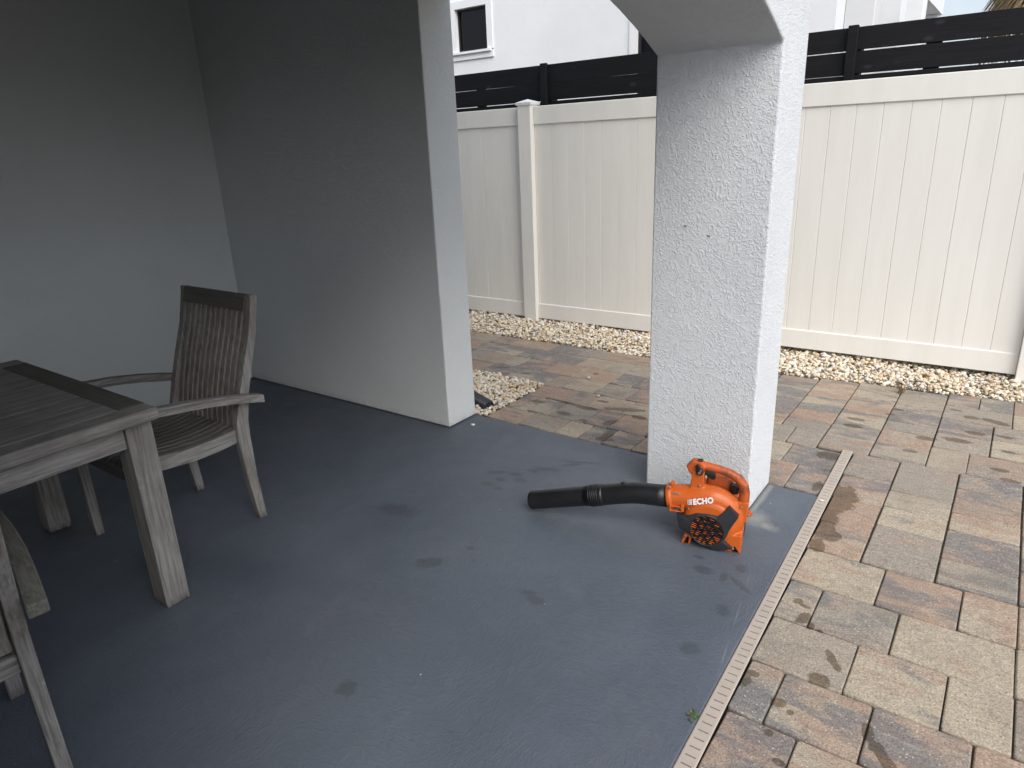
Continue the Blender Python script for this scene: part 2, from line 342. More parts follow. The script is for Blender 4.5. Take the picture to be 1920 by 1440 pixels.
# blower
n = NT('orange_plastic', .36, (.60,.10,.012), .5); c = n.co('Object')
col = n.mix(n.rng(n.noise(c, 14, 5, .6), .5, .8, 0, .35), (.50,.098,.011), (.36,.070,.015))
col = n.mix(n.math('MULTIPLY', n.rng(n.noise(c, 75, 4, .8), .68, .74), .35), col, (.16,.07,.035)); n.color(col)
n.rough(n.rng(n.noise(c, 30, 4), .3, .7, .30, .5)); M['orange'] = n.m
n = NT('worn_orange_handle', .5, (.7,.15,.03), .4); c = n.co('Object')
sep = n.n('SeparateXYZ'); n.L(c, sep.inputs[0])
hand = n.math('MULTIPLY', n.rng(sep.outputs[0], -.11, -.07, 0, 1), n.rng(sep.outputs[2], .20, .24, 0, 1))
col = n.mix(n.math('MULTIPLY', n.rng(n.noise(c, 38, 5, .7), .42, .60), n.math('ADD', n.math('MULTIPLY', hand, .62), .10)), (.45,.085,.013), (.06,.035,.025)); n.color(col); M['orange_worn'] = n.m
M['blackplast'] = plain('black_plastic', (.010,.0105,.012), .38, .45, var=.3, vs=8, bump=.0004, bs=400)
M['guard'] = plain('charcoal_guard', (.020,.021,.026), .5, .4, var=.2, vs=20, bump=.0003, bs=500)
M['hole'] = plain('recess_shade_and_speck', (.006,.005,.005), .9, .1)  # near-black for specks, and for the shade of openings put in as colour
M['steel'] = plain('zinc_screw', (.62,.60,.57), .3, .5, 1.0, .05)
M['print'] = plain('white_print', (.80,.80,.79), .5, .3, var=.03)
M['leaf'] = plain('weed_leaf', (.07,.14,.03), .5, .4, var=.3, vs=60)
M['leaf_red'] = plain('weed_leaf_red', (.10,.03,.035), .5, .4, var=.3, vs=60)
M['twig'] = plain('dry_twig', (.13,.085,.05), .9, .1, var=.3)
M['corr'] = plain('black_corrugated_plastic', (.018,.019,.026), .35, .5)
M['grit'] = plain('white_grit', (.7,.66,.58), .8)

# ------------------------------------------------------------------ ground and slab
bm = bmesh.new(); box(bm, -150,150,-150,150,-.5,-.12); g_ = obj('ground', bm, M['soil']); tag(g_, kind='structure')
# porch slab with a slightly worn arris (edges follow the drain)
def dl(y): return -.4965-.0215*(y-1.4)
def dr(y): return -.4450-.0225*(y-1.4)
bm = bmesh.new()
prism(bm, [(-4.3,-4.0),(dl(-4.0),-4.0),(dl(2.905),2.905),(-4.3,2.93)], 'z', -.115, 0, .004)
tag(obj('porch_slab', bm, M['floor']), kind='structure')

# pavers -------------------------------------------------------------
paving = bpy.data.objects.new('paved_path', None)
bm = bmesh.new()
prism(bm, [(-8,2.945),(dr(2.945)+.0,2.945),(dr(-3),-3),(4,-3),(4,5.25),(-8,5.25)], 'z', -.115, -.0215)
paving = obj('paved_path', bm, M['sand']); tag(paving, kind='structure')
DR = 'D'
rects = []
def row(y0, y1, xs, first=None):
    for a,b in zip(xs, xs[1:]): rects.append((a,b,y0,y1))
DX = None
def drx(y0,y1): return dr((y0+y1)/2)-.0012
row(1.545,1.768,[drx(1.54,1.77),-.353,-.119,.112,.270,.50,.66,.97])
row(1.772,2.008,[drx(1.77,2.0),-.2,.036,.193,.43,.66,.97])
row(2.012,2.243,[drx(2,2.24),-.355,-.12,.192,.35,.58,.89])
row(2.247,2.485,[drx(2.2,2.5),-.198,.039,.192,.42,.58,.89])
row(1.31,1.541,[drx(1.3,1.54),-.262,.048,.2,.43,.66,.97])
row(1.075,1.306,[drx(1.07,1.3),-.35,-.12,.04,.35,.58,.81])
row(.84,1.071,[drx(.84,1.07),-.2,.03,.26,.42,.73,.97])
row(.605,.836,[drx(.6,.83),-.30,-.07,.24,.40,.63,.86])
row(.37,.601,[drx(.37,.6),-.19,.04,.20,.43,.74,.97])
row(.135,.366,[drx(.13,.36),-.34,-.03,.20,.36,.59,.9])
def col(x0, x1, ys):
    for a,b in zip(ys, ys[1:]): rects.append((x0 if x0 is not DR else drx(a,b), x1, a, b))
col(DR,-.286,[2.49,2.722,2.963,3.20,3.462])
col(-.284,-.048,[2.49,2.80,2.978,3.14,3.472])
col(-.046,.190,[2.49,2.668,2.903,3.06,3.308,3.478])
col(.192,.43,[2.49,2.72,2.98,3.22,3.48]); col(.432,.67,[2.49,2.65,2.96,3.12,3.48]); col(.672,.91,[2.49,2.80,3.03,3.26,3.48])
row(3.482,3.735,[-.185,-.025,.205,.44,.60,.91])
col(-.425,-.187,[3.476,3.662,3.862,4.005,4.235,4.58])
col(-.660,-.427,[3.468,3.64,3.815,4.055,4.285,4.58])
col(-.890,-.662,[3.668,3.80,3.965,4.19,4.42,4.57]); col(-1.125,-.892,[3.668,3.88,4.11,4.33,4.53])
col(-1.36,-1.127,[3.668,3.83,4.06,4.29,4.52]); 
col(-.185,.053,[3.737,3.94,4.178]); col(.055,.29,[3.747,3.97,4.178]); col(.292,.53,[3.737,3.97,4.178]); col(.532,.9,[3.737,3.97,4.178])
row(4.18,4.402,[-.185,.130,.36,.60,.9]); row(4.404,4.63,[-.185,-.028,.130,.36,.60,.9])
row(3.442,3.664,[-1.28,-1.05,-.81,-.662]); row(3.205,3.438,[-1.22,-.99,-.767,dl(3.3)-.002]); row(2.945,3.201,[-1.15,-.91,-.68,dl(3.07)-.002])
row(2.945,3.138,[-2.375,-2.148,-1.908,-1.76,-1.612,-1.442,-1.30,-1.152])
row(3.142,3.372,[-2.375,-2.223,-2.07,-1.838,-1.685,-1.455,-1.222])
row(3.376,3.588,[-2.385,-2.11,-1.957,-1.722,-1.50,-1.282])
row(3.592,3.812,[-3.9,-3.66,-3.43,-3.20,-2.955,-2.72,-2.40,-2.255,-2.03,-1.80,-1.57,-1.362])
row(3.816,4.038,[-3.85,-3.62,-3.31,-3.152,-2.93,-2.785,-2.558,-2.33,-2.03,-1.87,-1.64,-1.362])
row(4.042,4.262,[-3.9,-3.60,-3.37,-3.15,-2.94,-2.70,-2.43,-2.20,-2.04,-1.80,-1.57,-1.362])
row(4.266,4.465,[-3.85,-3.61,-3.37,-3.17,-2.94,-2.795,-2.557,-2.33,-2.10,-1.86,-1.62,-1.362])
rnd = random.Random(3)
def paver(x0,x1,y0,y1):
    g = .0016; cx, cy = (x0+x1)/2, (y0+y1)/2
    hx, hy = (x1-x0)/2-g+rnd.uniform(-.0012,.0008), (y1-y0)/2-g+rnd.uniform(-.0012,.0008)
    ch, be, h = .0055, .0042, .055
    def ring(dx, dy, c, z):
        pts = [(-dx+c,-dy),(dx-c,-dy),(dx,-dy+c),(dx,dy-c),(dx-c,dy),(-dx+c,dy),(-dx,dy-c),(-dx,-dy+c)]
        return [bm.verts.new((p[0]+rnd.uniform(-.0009,.0009), p[1]+rnd.uniform(-.0009,.0009), z)) for p in pts]
    bm = bmesh.new()
    A = ring(hx-be,hy-be,ch,0); A2 = ring(hx-be*.28,hy-be*.28,ch,-be*.45); B = ring(hx,hy,ch,-be*1.5); C_ = ring(hx,hy,ch,-h)
    bm.faces.new(A)
    for p,q in ((A,A2),(A2,B),(B,C_)):
        for i in range(8): bm.faces.new((q[i],q[(i+1)%8],p[(i+1)%8],p[i]))
    o = obj('paver', bm, M['paver'], paving)
    for p in o.data.polygons: p.use_smooth = p.index > 0
    o.location = (cx, cy, -.010+rnd.uniform(-.0022,.0018)); o.rotation_euler = (rnd.uniform(-.008,.008), rnd.uniform(-.008,.008), rnd.uniform(-.006,.006))
for q in rects: paver(*q)

# drain channel ------------------------------------------------------
drain = thing('channel_drain', 'narrow sand coloured slotted drain grate between the grey slab and the pavers', 'drain', (-.47,1.4,0))
y_end, pitch = 3.462, .0307
def DP(x, y): return x+.47, y-1.4
bm = bmesh.new(); ys = []; y = y_end
ys.append(y); y -= .012
while y > -1.2: ys += [y, y-.0048]; y -= pitch
grid = []
for yy in ys:
    a, b = dl(yy)+.0015, dr(yy)-.0015; w = b-a
    grid.append([bm.verts.new((*DP(a+w*t, yy), -.003+dz)) for t,dz in ((0,-.002),(.06,0),(.20,0),(.22,0),(.80,0),(.82,0),(.93,0),(1,-.002))])
for j,(p,q) in enumerate(zip(grid, grid[1:])):
    for i in range(7):
        if j % 2 == 1 and i == 3: continue
        bm.faces.new((p[i],q[i],q[i+1],p[i+1]))
bm.normal_update()
for f in bm.faces:
    if f.normal.z < 0: f.normal_flip()
bm.normal_update()
bmesh.ops.solidify(bm, geom=bm.faces[:], thickness=.006)
zm = max(v.co.z for v in bm.verts)
for v in bm.verts: v.co.z -= zm+.002
obj('grate', bm, M['drain'], drain)
bm = bmesh.new(); prism(bm, [DP(dl(-1.2)+.003,-1.2),DP(dr(-1.2)-.003,-1.2),DP(dr(3.46)-.003,3.46),DP(dl(3.46)+.003,3.46)], 'z', -.10, -.022)
obj('channel', bm, M['drain_dark'], drain)

# gravel -------------------------------------------------------------
def gravel(name, n, region, zf, smin, smax, label, seed):
    rs = np.random.RandomState(seed)
    bm = bmesh.new(); bmesh.ops.create_icosphere(bm, subdivisions=2, radius=1)
    bm.verts.ensure_lookup_table(); V = np.array([v.co[:] for v in bm.verts]); Fc = np.array([[v.index for v in f.verts] for f in bm.faces]); bm.free()
    P = region(rs, n); n = len(P)
    s = smin+(smax-smin)*rs.beta(1.3,3.2,n)
    # low spatial-frequency lumps make each pebble irregular
    D = rs.normal(size=(n,3,3)); D /= np.linalg.norm(D,axis=2,keepdims=True)
    lump = 1+.075*np.sin(2.1*np.einsum('vk,njk->nvj',V,D)+rs.uniform(0,6,(n,1,3))).sum(2)
    sc = np.stack([np.ones(n), rs.uniform(.62,.95,n), rs.uniform(.5,.85,n)],1)
    X = V[None]*lump[...,None]*sc[:,None,:]*s[:,None,None]
    a = rs.uniform(0,2*np.pi,n); t = rs.normal(0,.35,n)
    ca,sa,ct,st_ = np.cos(a),np.sin(a),np.cos(t),np.sin(t)
    Y = X.copy(); Y[...,0] = X[...,0]*ct[:,None]+X[...,2]*st_[:,None]; Y[...,2] = -X[...,0]*st_[:,None]+X[...,2]*ct[:,None]
    Z = Y.copy(); Z[...,0] = Y[...,0]*ca[:,None]-Y[...,1]*sa[:,None]; Z[...,1] = Y[...,0]*sa[:,None]+Y[...,1]*ca[:,None]
    Z[...,:2] += P[:,None,:2]; Z[...,2] += (zf(P, rs)+.1*s)[:,None]
    me = bpy.data.meshes.new(name); nf = len(Fc)
    F = (Fc[None]+np.arange(n)[:,None,None]*len(V)).reshape(-1,3)
    me.vertices.add(n*len(V)); me.vertices.foreach_set('co', Z.reshape(-1))
    me.loops.add(F.size); me.loops.foreach_set('vertex_index', F.reshape(-1).astype(np.int32))
    me.polygons.add(len(F)); me.polygons.foreach_set('loop_start', np.arange(0,F.size,3,dtype=np.int32))
    me.update(calc_edges=True)
    me.polygons.foreach_set('use_smooth', np.ones(len(F),dtype=bool))
    o = meshobj(name, me, M['pebble']); return tag(o, label, 'gravel', kind='stuff')
n = NT('gravel_bed', .9, (.5,.45,.35), .15); c = n.co('World')
vc = n.n('TexVoronoi'); n.L(c, vc.inputs['Vector']); vc.inputs['Scale'].default_value = 85
s3 = n.n('SeparateColor'); n.L(vc.outputs['Color'], s3.inputs[0])
n.color(n.mix(n.rng(vc.outputs['Distance'], .3, .6), n.mix(s3.outputs[0], (.46,.38,.27), (.62,.58,.50)), (.10,.08,.055))); n.bump(n.rng(vc.outputs['Distance'], .1, .6, 1, 0), .006, 1)
bm = bmesh.new(); prism(bm, [(-8,4.50),(-2.3,4.50),(-.9,4.585),(.8,4.655),(4,4.655),(4,5.24),(-8,5.24)], 'z', -.021, -.0155)
tag(obj('gravel_bed', bm, n.m), kind='structure')
bm = bmesh.new(); prism(bm, [(-4.2,2.95),(-2.40,2.95),(-2.40,3.57),(-4.2,3.57)], 'z', -.021, -.0155)
tag(obj('gravel_bed', bm, n.m), kind='structure')
def reg1(rs, n):
    x = rs.uniform(-4.15,.75,n); y = rs.uniform(4.40,5.22,n)
    e = np.interp(x, [-4.2,-2.3,-1.36,-1.12,-.9,-.43,0,.8], [4.472,4.475,4.53,4.54,4.565,4.59,4.635,4.64])+.014*np.sin(x*9)+rs.normal(0,.008,n)
    k = y > e; return np.stack([x[k],y[k]],1)
def z1(P, rs): return rs.uniform(-.022,.004,len(P)) + .012*np.clip((P[:,1]-4.5)/.4,0,1) + .008*np.sin(P[:,0]*6)*np.sin(P[:,1]*9)
gravel('gravel_strip', 11500, reg1, z1, .0065, .023, 'bed of small cream and tan river pebbles along the foot of the cream fence', 5)
def reg2(rs, n):
    x = rs.uniform(-3.35,-2.37,n); y = rs.uniform(2.95,3.585,n)
    k = (x < -2.385-.0+rs.normal(0,.006,n)) & (y < 3.578); return np.stack([x[k],y[k]],1)
gravel('fine_gravel', 9000, reg1, lambda P, rs: rs.uniform(-.018,-.008,len(P))+.010*np.clip((P[:,1]-4.5)/.4,0,1), .004, .009, 'fine pale chips filling the gaps between the pebbles below the fence', 15)
gravel('gravel_patch', 3300, reg2, lambda P, rs: rs.uniform(-.020,.002,len(P))+.008*(P[:,0]< -2.5), .007, .021, 'small patch of cream pebbles beside the end of the white porch wall', 8)

# ------------------------------------------------------------------ the porch building
house = thing('porch_building', 'white stuccoed house with an open arched porch around the grey slab', 'house', (-2.5,0,0))
def hp(name, bm, mat):
    bmesh.ops.transform(bm, matrix=Matrix.Translation((2.5,0,0)), verts=bm.verts); return obj(name, bm, mat, house)
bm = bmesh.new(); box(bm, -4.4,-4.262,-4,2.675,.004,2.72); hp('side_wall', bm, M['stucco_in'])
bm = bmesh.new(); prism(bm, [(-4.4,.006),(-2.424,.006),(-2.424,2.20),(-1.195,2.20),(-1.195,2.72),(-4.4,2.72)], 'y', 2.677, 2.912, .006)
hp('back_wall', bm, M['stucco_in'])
# arched wall with the corner pier: springs at z 1.775, low segmental arch
y1_, y0_, zs = 2.607, .09, 1.775  # near end of the arch, out of view, drawn in to shade the foreground floor
ch_ = (y1_-y0_); th_ = R(24); Rr = ch_/2/math.sin(th_); cyy = (y1_+y0_)/2; czz = zs-Rr*math.cos(th_)
arc = [(cyy+Rr*math.sin(t), czz+Rr*math.cos(t)) for t in np.linspace(th_, -th_, 25)]
prof = [(2.912,.0035),(2.912,2.72),(-1.2,2.72),(-1.2,.0035),(y0_,.0035)] + arc[::-1] + [(y1_,.0035)]
bm = bmesh.new(); prism(bm, prof, 'x', -1.194, -.737, .007)
aw = hp('arched_wall', bm, M['stucco']); aw['label'] = 'coarsely stuccoed white corner pier carrying a low arch'
bm = bmesh.new(); box(bm, -10,-.737,-9,2.912,2.724,6.2); hp('added_storey', bm, M['stucco'])  # unseen storey, added so the house blocks more sky light
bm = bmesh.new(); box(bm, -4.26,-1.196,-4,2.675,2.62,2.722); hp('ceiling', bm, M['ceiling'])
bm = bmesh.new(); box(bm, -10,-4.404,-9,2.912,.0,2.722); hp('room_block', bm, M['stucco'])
bm = bmesh.new(); box(bm, -4.4,-.74,-4.3,-4.004,.0,2.722); hp('rear_wall', bm, M['ceiling'])  # out of view, dark so that little light bounces back
# two specks stuck to the pier
for x,z in ((-1.06,1.165),(-.965,1.13)):
    bm = bmesh.new(); sweep(bm, [(x,2.6055,z),(x+.006,2.603,z-.002),(x+.009,2.6055,z-.005)], [.0012,.0018,.0008], 6)
    hp('dirt_speck', bm, M['hole'])

# ------------------------------------------------------------------ cream vinyl fence
FY = 5.03
fence = thing('privacy_fence', 'cream vinyl privacy fence of wide upright boards between square capped posts', 'fence', (-1.6,FY,-.02))
def fp(name, dims, bev=.003):
    x0,x1,y0,y1,z0,z1 = dims
    return bx(name, (x0+1.6,x1+1.6,y0-FY,y1-FY,z0+.02,z1+.02), M['vinyl'], fence, bev)
posts = [-5.31,-3.495,-1.70,.118,1.94]
for x in posts:
    p = fp('post', (x,x+.127,FY-.064,FY+.063,-.06,1.80), .004)
    bm = bmesh.new(); cx, cy = x+.0635+1.6, -.0005
    pts = lambda h,z: [bm.verts.new((cx+a*h,cy+b*h,z)) for a,b in ((-1,-1),(1,-1),(1,1),(-1,1))]
    A,B,B2 = pts(.071,1.815),pts(.073,1.835),pts(.069,1.838); T = bm.verts.new((cx,cy,1.862))
    bm.faces.new(A[::-1])
    for i in range(4):
        bm.faces.new((A[i],A[(i+1)%4],B[(i+1)%4],B[i])); bm.faces.new((B[i],B[(i+1)%4],B2[(i+1)%4],B2[i])); bm.faces.new((B2[i],B2[(i+1)%4],T))
    obj('post_cap', bm, M['trim_w'], p)
anchors = {0:-3.926, 1:-3.05, 2:-1.098, 3:2.0}
for k,(a,b) in enumerate(zip(posts, posts[1:])):
    x0, x1 = a+.128, b-.001; dz = 0 if k < 2 else .018
    fp('top_rail', (x0,x1,FY-.022,FY+.022,1.643,1.783), .004)
    fp('bottom_rail', (x0,x1,FY-.022,FY+.022,.022+dz,.155+dz), .004)
    s = anchors[k]; s -= math.ceil((s-x0)/.1522)*.1522
    while s < x1:
        l, r_ = max(s,x0)+.0005, min(s+.1522,x1)-.0005
        if r_-l > .01: fp('board', (l,r_,FY-.011+random.uniform(-.0006,.0006),FY+.011,.15+dz,1.648), .0025)
        s += .1522

# ------------------------------------------------------------------ black board fence behind
BY = 5.25
bf = thing('black_fence', 'tall black stained fence of horizontal boards rising behind the cream fence', 'fence', (-1,BY,-.1))
def bfp(name, bm): 
    bmesh.ops.transform(bm, matrix=Matrix.Translation((1,-BY,.1)), verts=bm.verts); return obj(name, bm, M['blackwood'], bf)
bposts = [-5.77,-3.43,-1.085,1.26]
for x in bposts:
    bm = bmesh.new(); box(bm, x,x+.06,BY-.035,BY-.001,-.1,2.118,.003); bfp('post', bm)
    bm = bmesh.new(); box(bm, x-.01,x+.08,BY+.021,BY+.11,-.1,2.09,.003); bfp('rear_post', bm)
gaps = {0:[(.008,.0),(.006,.005)], 1:[(.0,.006),(.008,.002)], 2:[(.0095,.0),(.0095,.0)]}
for k,(a,b) in enumerate(zip(bposts,bposts[1:])):
    zt = 2.108; a2, b2 = a+.03, b+.028
    zl = zr = zt
    for i in range(7):
        gl, gr = gaps[k][i%2] if i < 2 else (.004,.004)
        bl = 2.108-.1405*(i+1)+gl; br = 2.108-.1405*(i+1)+gr
        bm = bmesh.new(); prism(bm, [(a2,bl),(b2,br),(b2,zr),(a2,zl)], 'y', BY, BY+.019, .0015)
        bfp('board', bm); zl = 2.108-.1405*(i+1); zr = zl
        if br <= zr+.001: zr = br-.0005
    bm = bmesh.new()
    box(bm, a2,b2,BY,BY+.019,-.08,1.12); bfp('lower_boarding', bm)
for x in (-.645,-2.35,-4.15):
    bm = bmesh.new(); box(bm, x,x+.085,BY+.021,BY+.06,.2,2.04,.003); bfp('batten', bm)

# ------------------------------------------------------------------ neighbour's white house
HY = 9.6
nb = thing('neighbour_house', 'white rendered house with a small black window and deep white fins beyond the fences', 'house', (-6,HY,0))
def np_(name, bm, mat, par=None):
    bmesh.ops.transform(bm, matrix=Matrix.Translation((6,-HY,0)), verts=bm.verts); return obj(name, bm, mat, par or nb)
k = HY/10
wx0,wx1,wz0,wz1 = -8.23*k,-7.575*k, 1.48+(3.02-1.48)*k, 1.48+(3.67-1.48)*k
g0,g1,gz0,gz1 = -4.90*k-.0, -3.0, .8, 5.4
# front wall built round its two openings
bm = bmesh.new()
for d in ((-16,wx0,0,7.5),(wx0,wx1,0,wz0),(wx0,wx1,wz1,7.5),(wx1,g0,0,7.5),(g0,g1,gz1,7.5),(g0,g1,0,gz0),(g1,-2.15,0,7.5)):
    box(bm, d[0],d[1],HY,HY+.45,d[2],d[3])
bmesh.ops.remove_doubles(bm, verts=bm.verts, dist=1e-4)
bmesh.ops.dissolve_limit(bm, angle_limit=.01, verts=bm.verts, edges=bm.edges)
np_('front_wall', bm, M['render_w'])
bm = bmesh.new(); box(bm, -16,-4.0,HY+.455,22,0,7.5); np_('side_wall', bm, M['render_w'])
def window(x0,x1,z0,z1,fr,tr,sill=True):
    bm = bmesh.new()
    for d in ((x0,x1,z0,z0+fr),(x0,x1,z1-fr,z1),(x0,x0+fr,z0+fr,z1-fr),(x1-fr,x1,z0+fr,z1-fr)): box(bm, d[0],d[1],HY+.05,HY+.11,d[2],d[3])
    w = np_('window', bm, M['frame_b'])
    def sub(nm, dims, mat):
        b = bmesh.new(); box(b, *dims); o = np_(nm, b, mat, w)
    sub('pane', (x0+fr+.001,x1-fr-.001,HY+.075,HY+.085,z0+fr+.001,z1-fr-.001), M['glass'])
    sub('trim', (x1+.001,x1+tr,HY-.025,HY-.001,z0,z1+tr), M['trim_w'])
    if sill:
        sub('trim', (x0-tr,x0-.001,HY-.025,HY-.001,z0,z1+tr), M['trim_w']); sub('trim', (x0,x1,HY-.025,HY-.001,z1+.001,z1+tr), M['trim_w'])
        sub('sill', (x0-tr-.01,x1+tr-.03,HY-.06,HY-.001,z0-.035,z0-.001), M['trim_w']); sub('trim', (x0-tr,x1+tr,HY-.025,HY-.001,z0-.12,z0-.037), M['trim_w'])
    else: sub('trim', (x0-tr,x0-.001,HY-.025,HY-.001,z0,z1), M['trim_w'])
    return w
window(wx0,wx1,wz0,wz1,.03,.11)
window(g0,g1,gz0,gz1,.05,.10,False)
bm = bmesh.new(); box(bm, g0+.45,g0+.52,HY+.04,HY+.12,gz0,gz1); np_('mullion', bm, M['frame_b'])
for y in (11.9,14.1,16.5):
    bm = bmesh.new(); box(bm, -4.0,-2.15,y,y+.48,0,7.5,.01); np_('fin', bm, M['render_w'])
bm = bmesh.new(); box(bm, -3.995,-2.15,16.99,19.6,3.86,4.35); np_('balcony_slab', bm, M['trim_w'])
bm = bmesh.new(); box(bm, -3.995,-2.2,19.3,19.6,0,3.855); np_('end_wall', bm, M['render_w'])
bm = bmesh.new(); box(bm, -2.18,-2.155,HY+.46,HY+.50,0,7.5); np_('dark_strip', bm, M['frame_b'])  # thin near-black upright strip behind the end of the front wall

# ------------------------------------------------------------------ palm beyond the fence, cable
palm = thing('palm_tree', 'shaggy fan palm with hanging brown fronds behind the black fence at the right', 'palm', (-.12,12.2,-.32))
bm = bmesh.new(); sweep(bm, [(0,0,0),(.03,0,1.5),(0,.02,3.0),(0,0,4.1)], [.2,.16,.15,.14], 14); obj('trunk', bm, M['bark'], palm, True)
def frond(bm, az, el, L, droop, w):
    d = Vector((math.cos(az),math.sin(az),0)); p0 = Vector((0,0,4.05)); pts = []
    for i in range(7):
        t = i/6; pts.append(p0+d*(L*t*math.cos(el)*(1-.25*t*droop))+Vector((0,0,L*t*math.sin(el)-droop*L*.55*t*t)))
    for a,b in zip(pts[:5],pts[1:6]):
        s = Vector((-d.y,d.x,0))*.008
        bm.faces.new([bm.verts.new(v) for v in (a-s,a+s,b+s,b-s)])
    hub = pts[3]; dirv = (pts[5]-pts[3]).normalized(); side = Vector((-d.y,d.x,0)); nrm = dirv.cross(side)
    for j in range(20):
        a = -1.35+2.7*j/19; ll = w*(.75+.35*math.cos(a))*random.uniform(.85,1.1)
        q = (dirv*math.cos(a)+side*math.sin(a)); s = q.cross(nrm).normalized()*.014
        m1 = hub+q*ll*.55+Vector((0,0,random.uniform(-.02,.02))); e = hub+q*ll+Vector((0,0,-ll*(.25+.3*droop)))
        v = [bm.verts.new(x) for x in (hub-s*.4,m1-s,e,m1+s,hub+s*.4)]; bm.faces.new(v)
for i in range(48):
    bm = bmesh.new(); dead = i < 26
    frond(bm, i*2.399, R(random.uniform(-55,-25)) if dead else R(random.uniform(0,70)), random.uniform(.9,1.25), random.uniform(.5,.9) if dead else random.uniform(.2,.6), random.uniform(.62,.88))
    obj('frond', bm, M['palm_d'] if dead else M['palm_g'], palm)
bm = bmesh.new(); A,B = Vector((-6,24,7.2)), Vector((12,20,4.4))
pth = [A.lerp(B,t)+Vector((0,0,-1.2*4*t*(1-t)*.5)) for t in np.linspace(0,1,25)]; sweep(bm, pth, .012, 6)
tag(obj('overhead_cable', bm, M['cable']), 'thin dark overhead cable crossing the sky left of the palm', 'cable')

# ------------------------------------------------------------------ teak table
T = thing('outdoor_table', 'big weathered grey teak dining table with thick square legs', 'table', (-2.72,.1,0))
TX0,TX1,TY0,TY1 = -.56,.555,-1.0,.91; TZ = .735; RW = .085
def tp(name, dims, mat, bev=.003, seg=1, par=None): return bx(name, dims, M[mat], par or T, bev, seg)
for s in (0,1):
    x0,x1 = (TX0,TX0+RW) if s==0 else (TX1-RW,TX1)
    tp('edge_plank', (x0,x1,TY0,TY1,TZ-.043,TZ), 'wood_y', .012, 3)
    y0,y1 = (TY0,TY0+RW) if s==0 else (TY1-RW,TY1-.001)
    tp('end_plank', (TX0+RW+.002,TX1-RW-.002,y0,y1,TZ-.036,TZ-.001), 'wood_dark', .003)
ix0,ix1 = TX0+RW+.002,TX1-RW-.002; nn = 7; wdt = (ix1-ix0)/nn
for i in range(nn): tp('plank', (ix0+i*wdt+.0006,ix0+(i+1)*wdt-.0006,TY0+RW+.002,TY1-RW-.002,TZ-.030,TZ-.002), 'wood_y', .001)
for sx in (0,1):
    for sy in (0,1):
        x0 = TX0+.045 if sx==0 else TX1-.045-.088; y0 = TY0+.012 if sy==0 else TY1-.012-.085
        bm = bmesh.new(); box(bm, x0,x0+.088,y0,y0+.085,0,TZ-.044,.005,2)
        for v in bm.verts:
            if v.co.z < .012: v.co.z = max(0,v.co.z+random.uniform(0,.004)); v.co.x += random.uniform(-.002,.002)
        obj('leg', bm, M['wood_z'], T)
lx0, lx1, ly0, ly1 = TX0+.045, TX1-.045, TY0+.012, TY1-.012
tp('apron', (lx1-.032,lx1-.008,ly0+.087,ly1-.087,TZ-.125,TZ-.0445), 'wood_y'); tp('apron', (lx0+.008,lx0+.032,ly0+.087,ly1-.087,TZ-.125,TZ-.0445), 'wood_y')
tp('apron', (lx0+.09,lx1-.09,ly1-.032,ly1-.008,TZ-.125,TZ-.0445), 'wood_rail'); tp('apron', (lx0+.09,lx1-.09,ly0+.008,ly0+.032,TZ-.125,TZ-.0445), 'wood_rail')

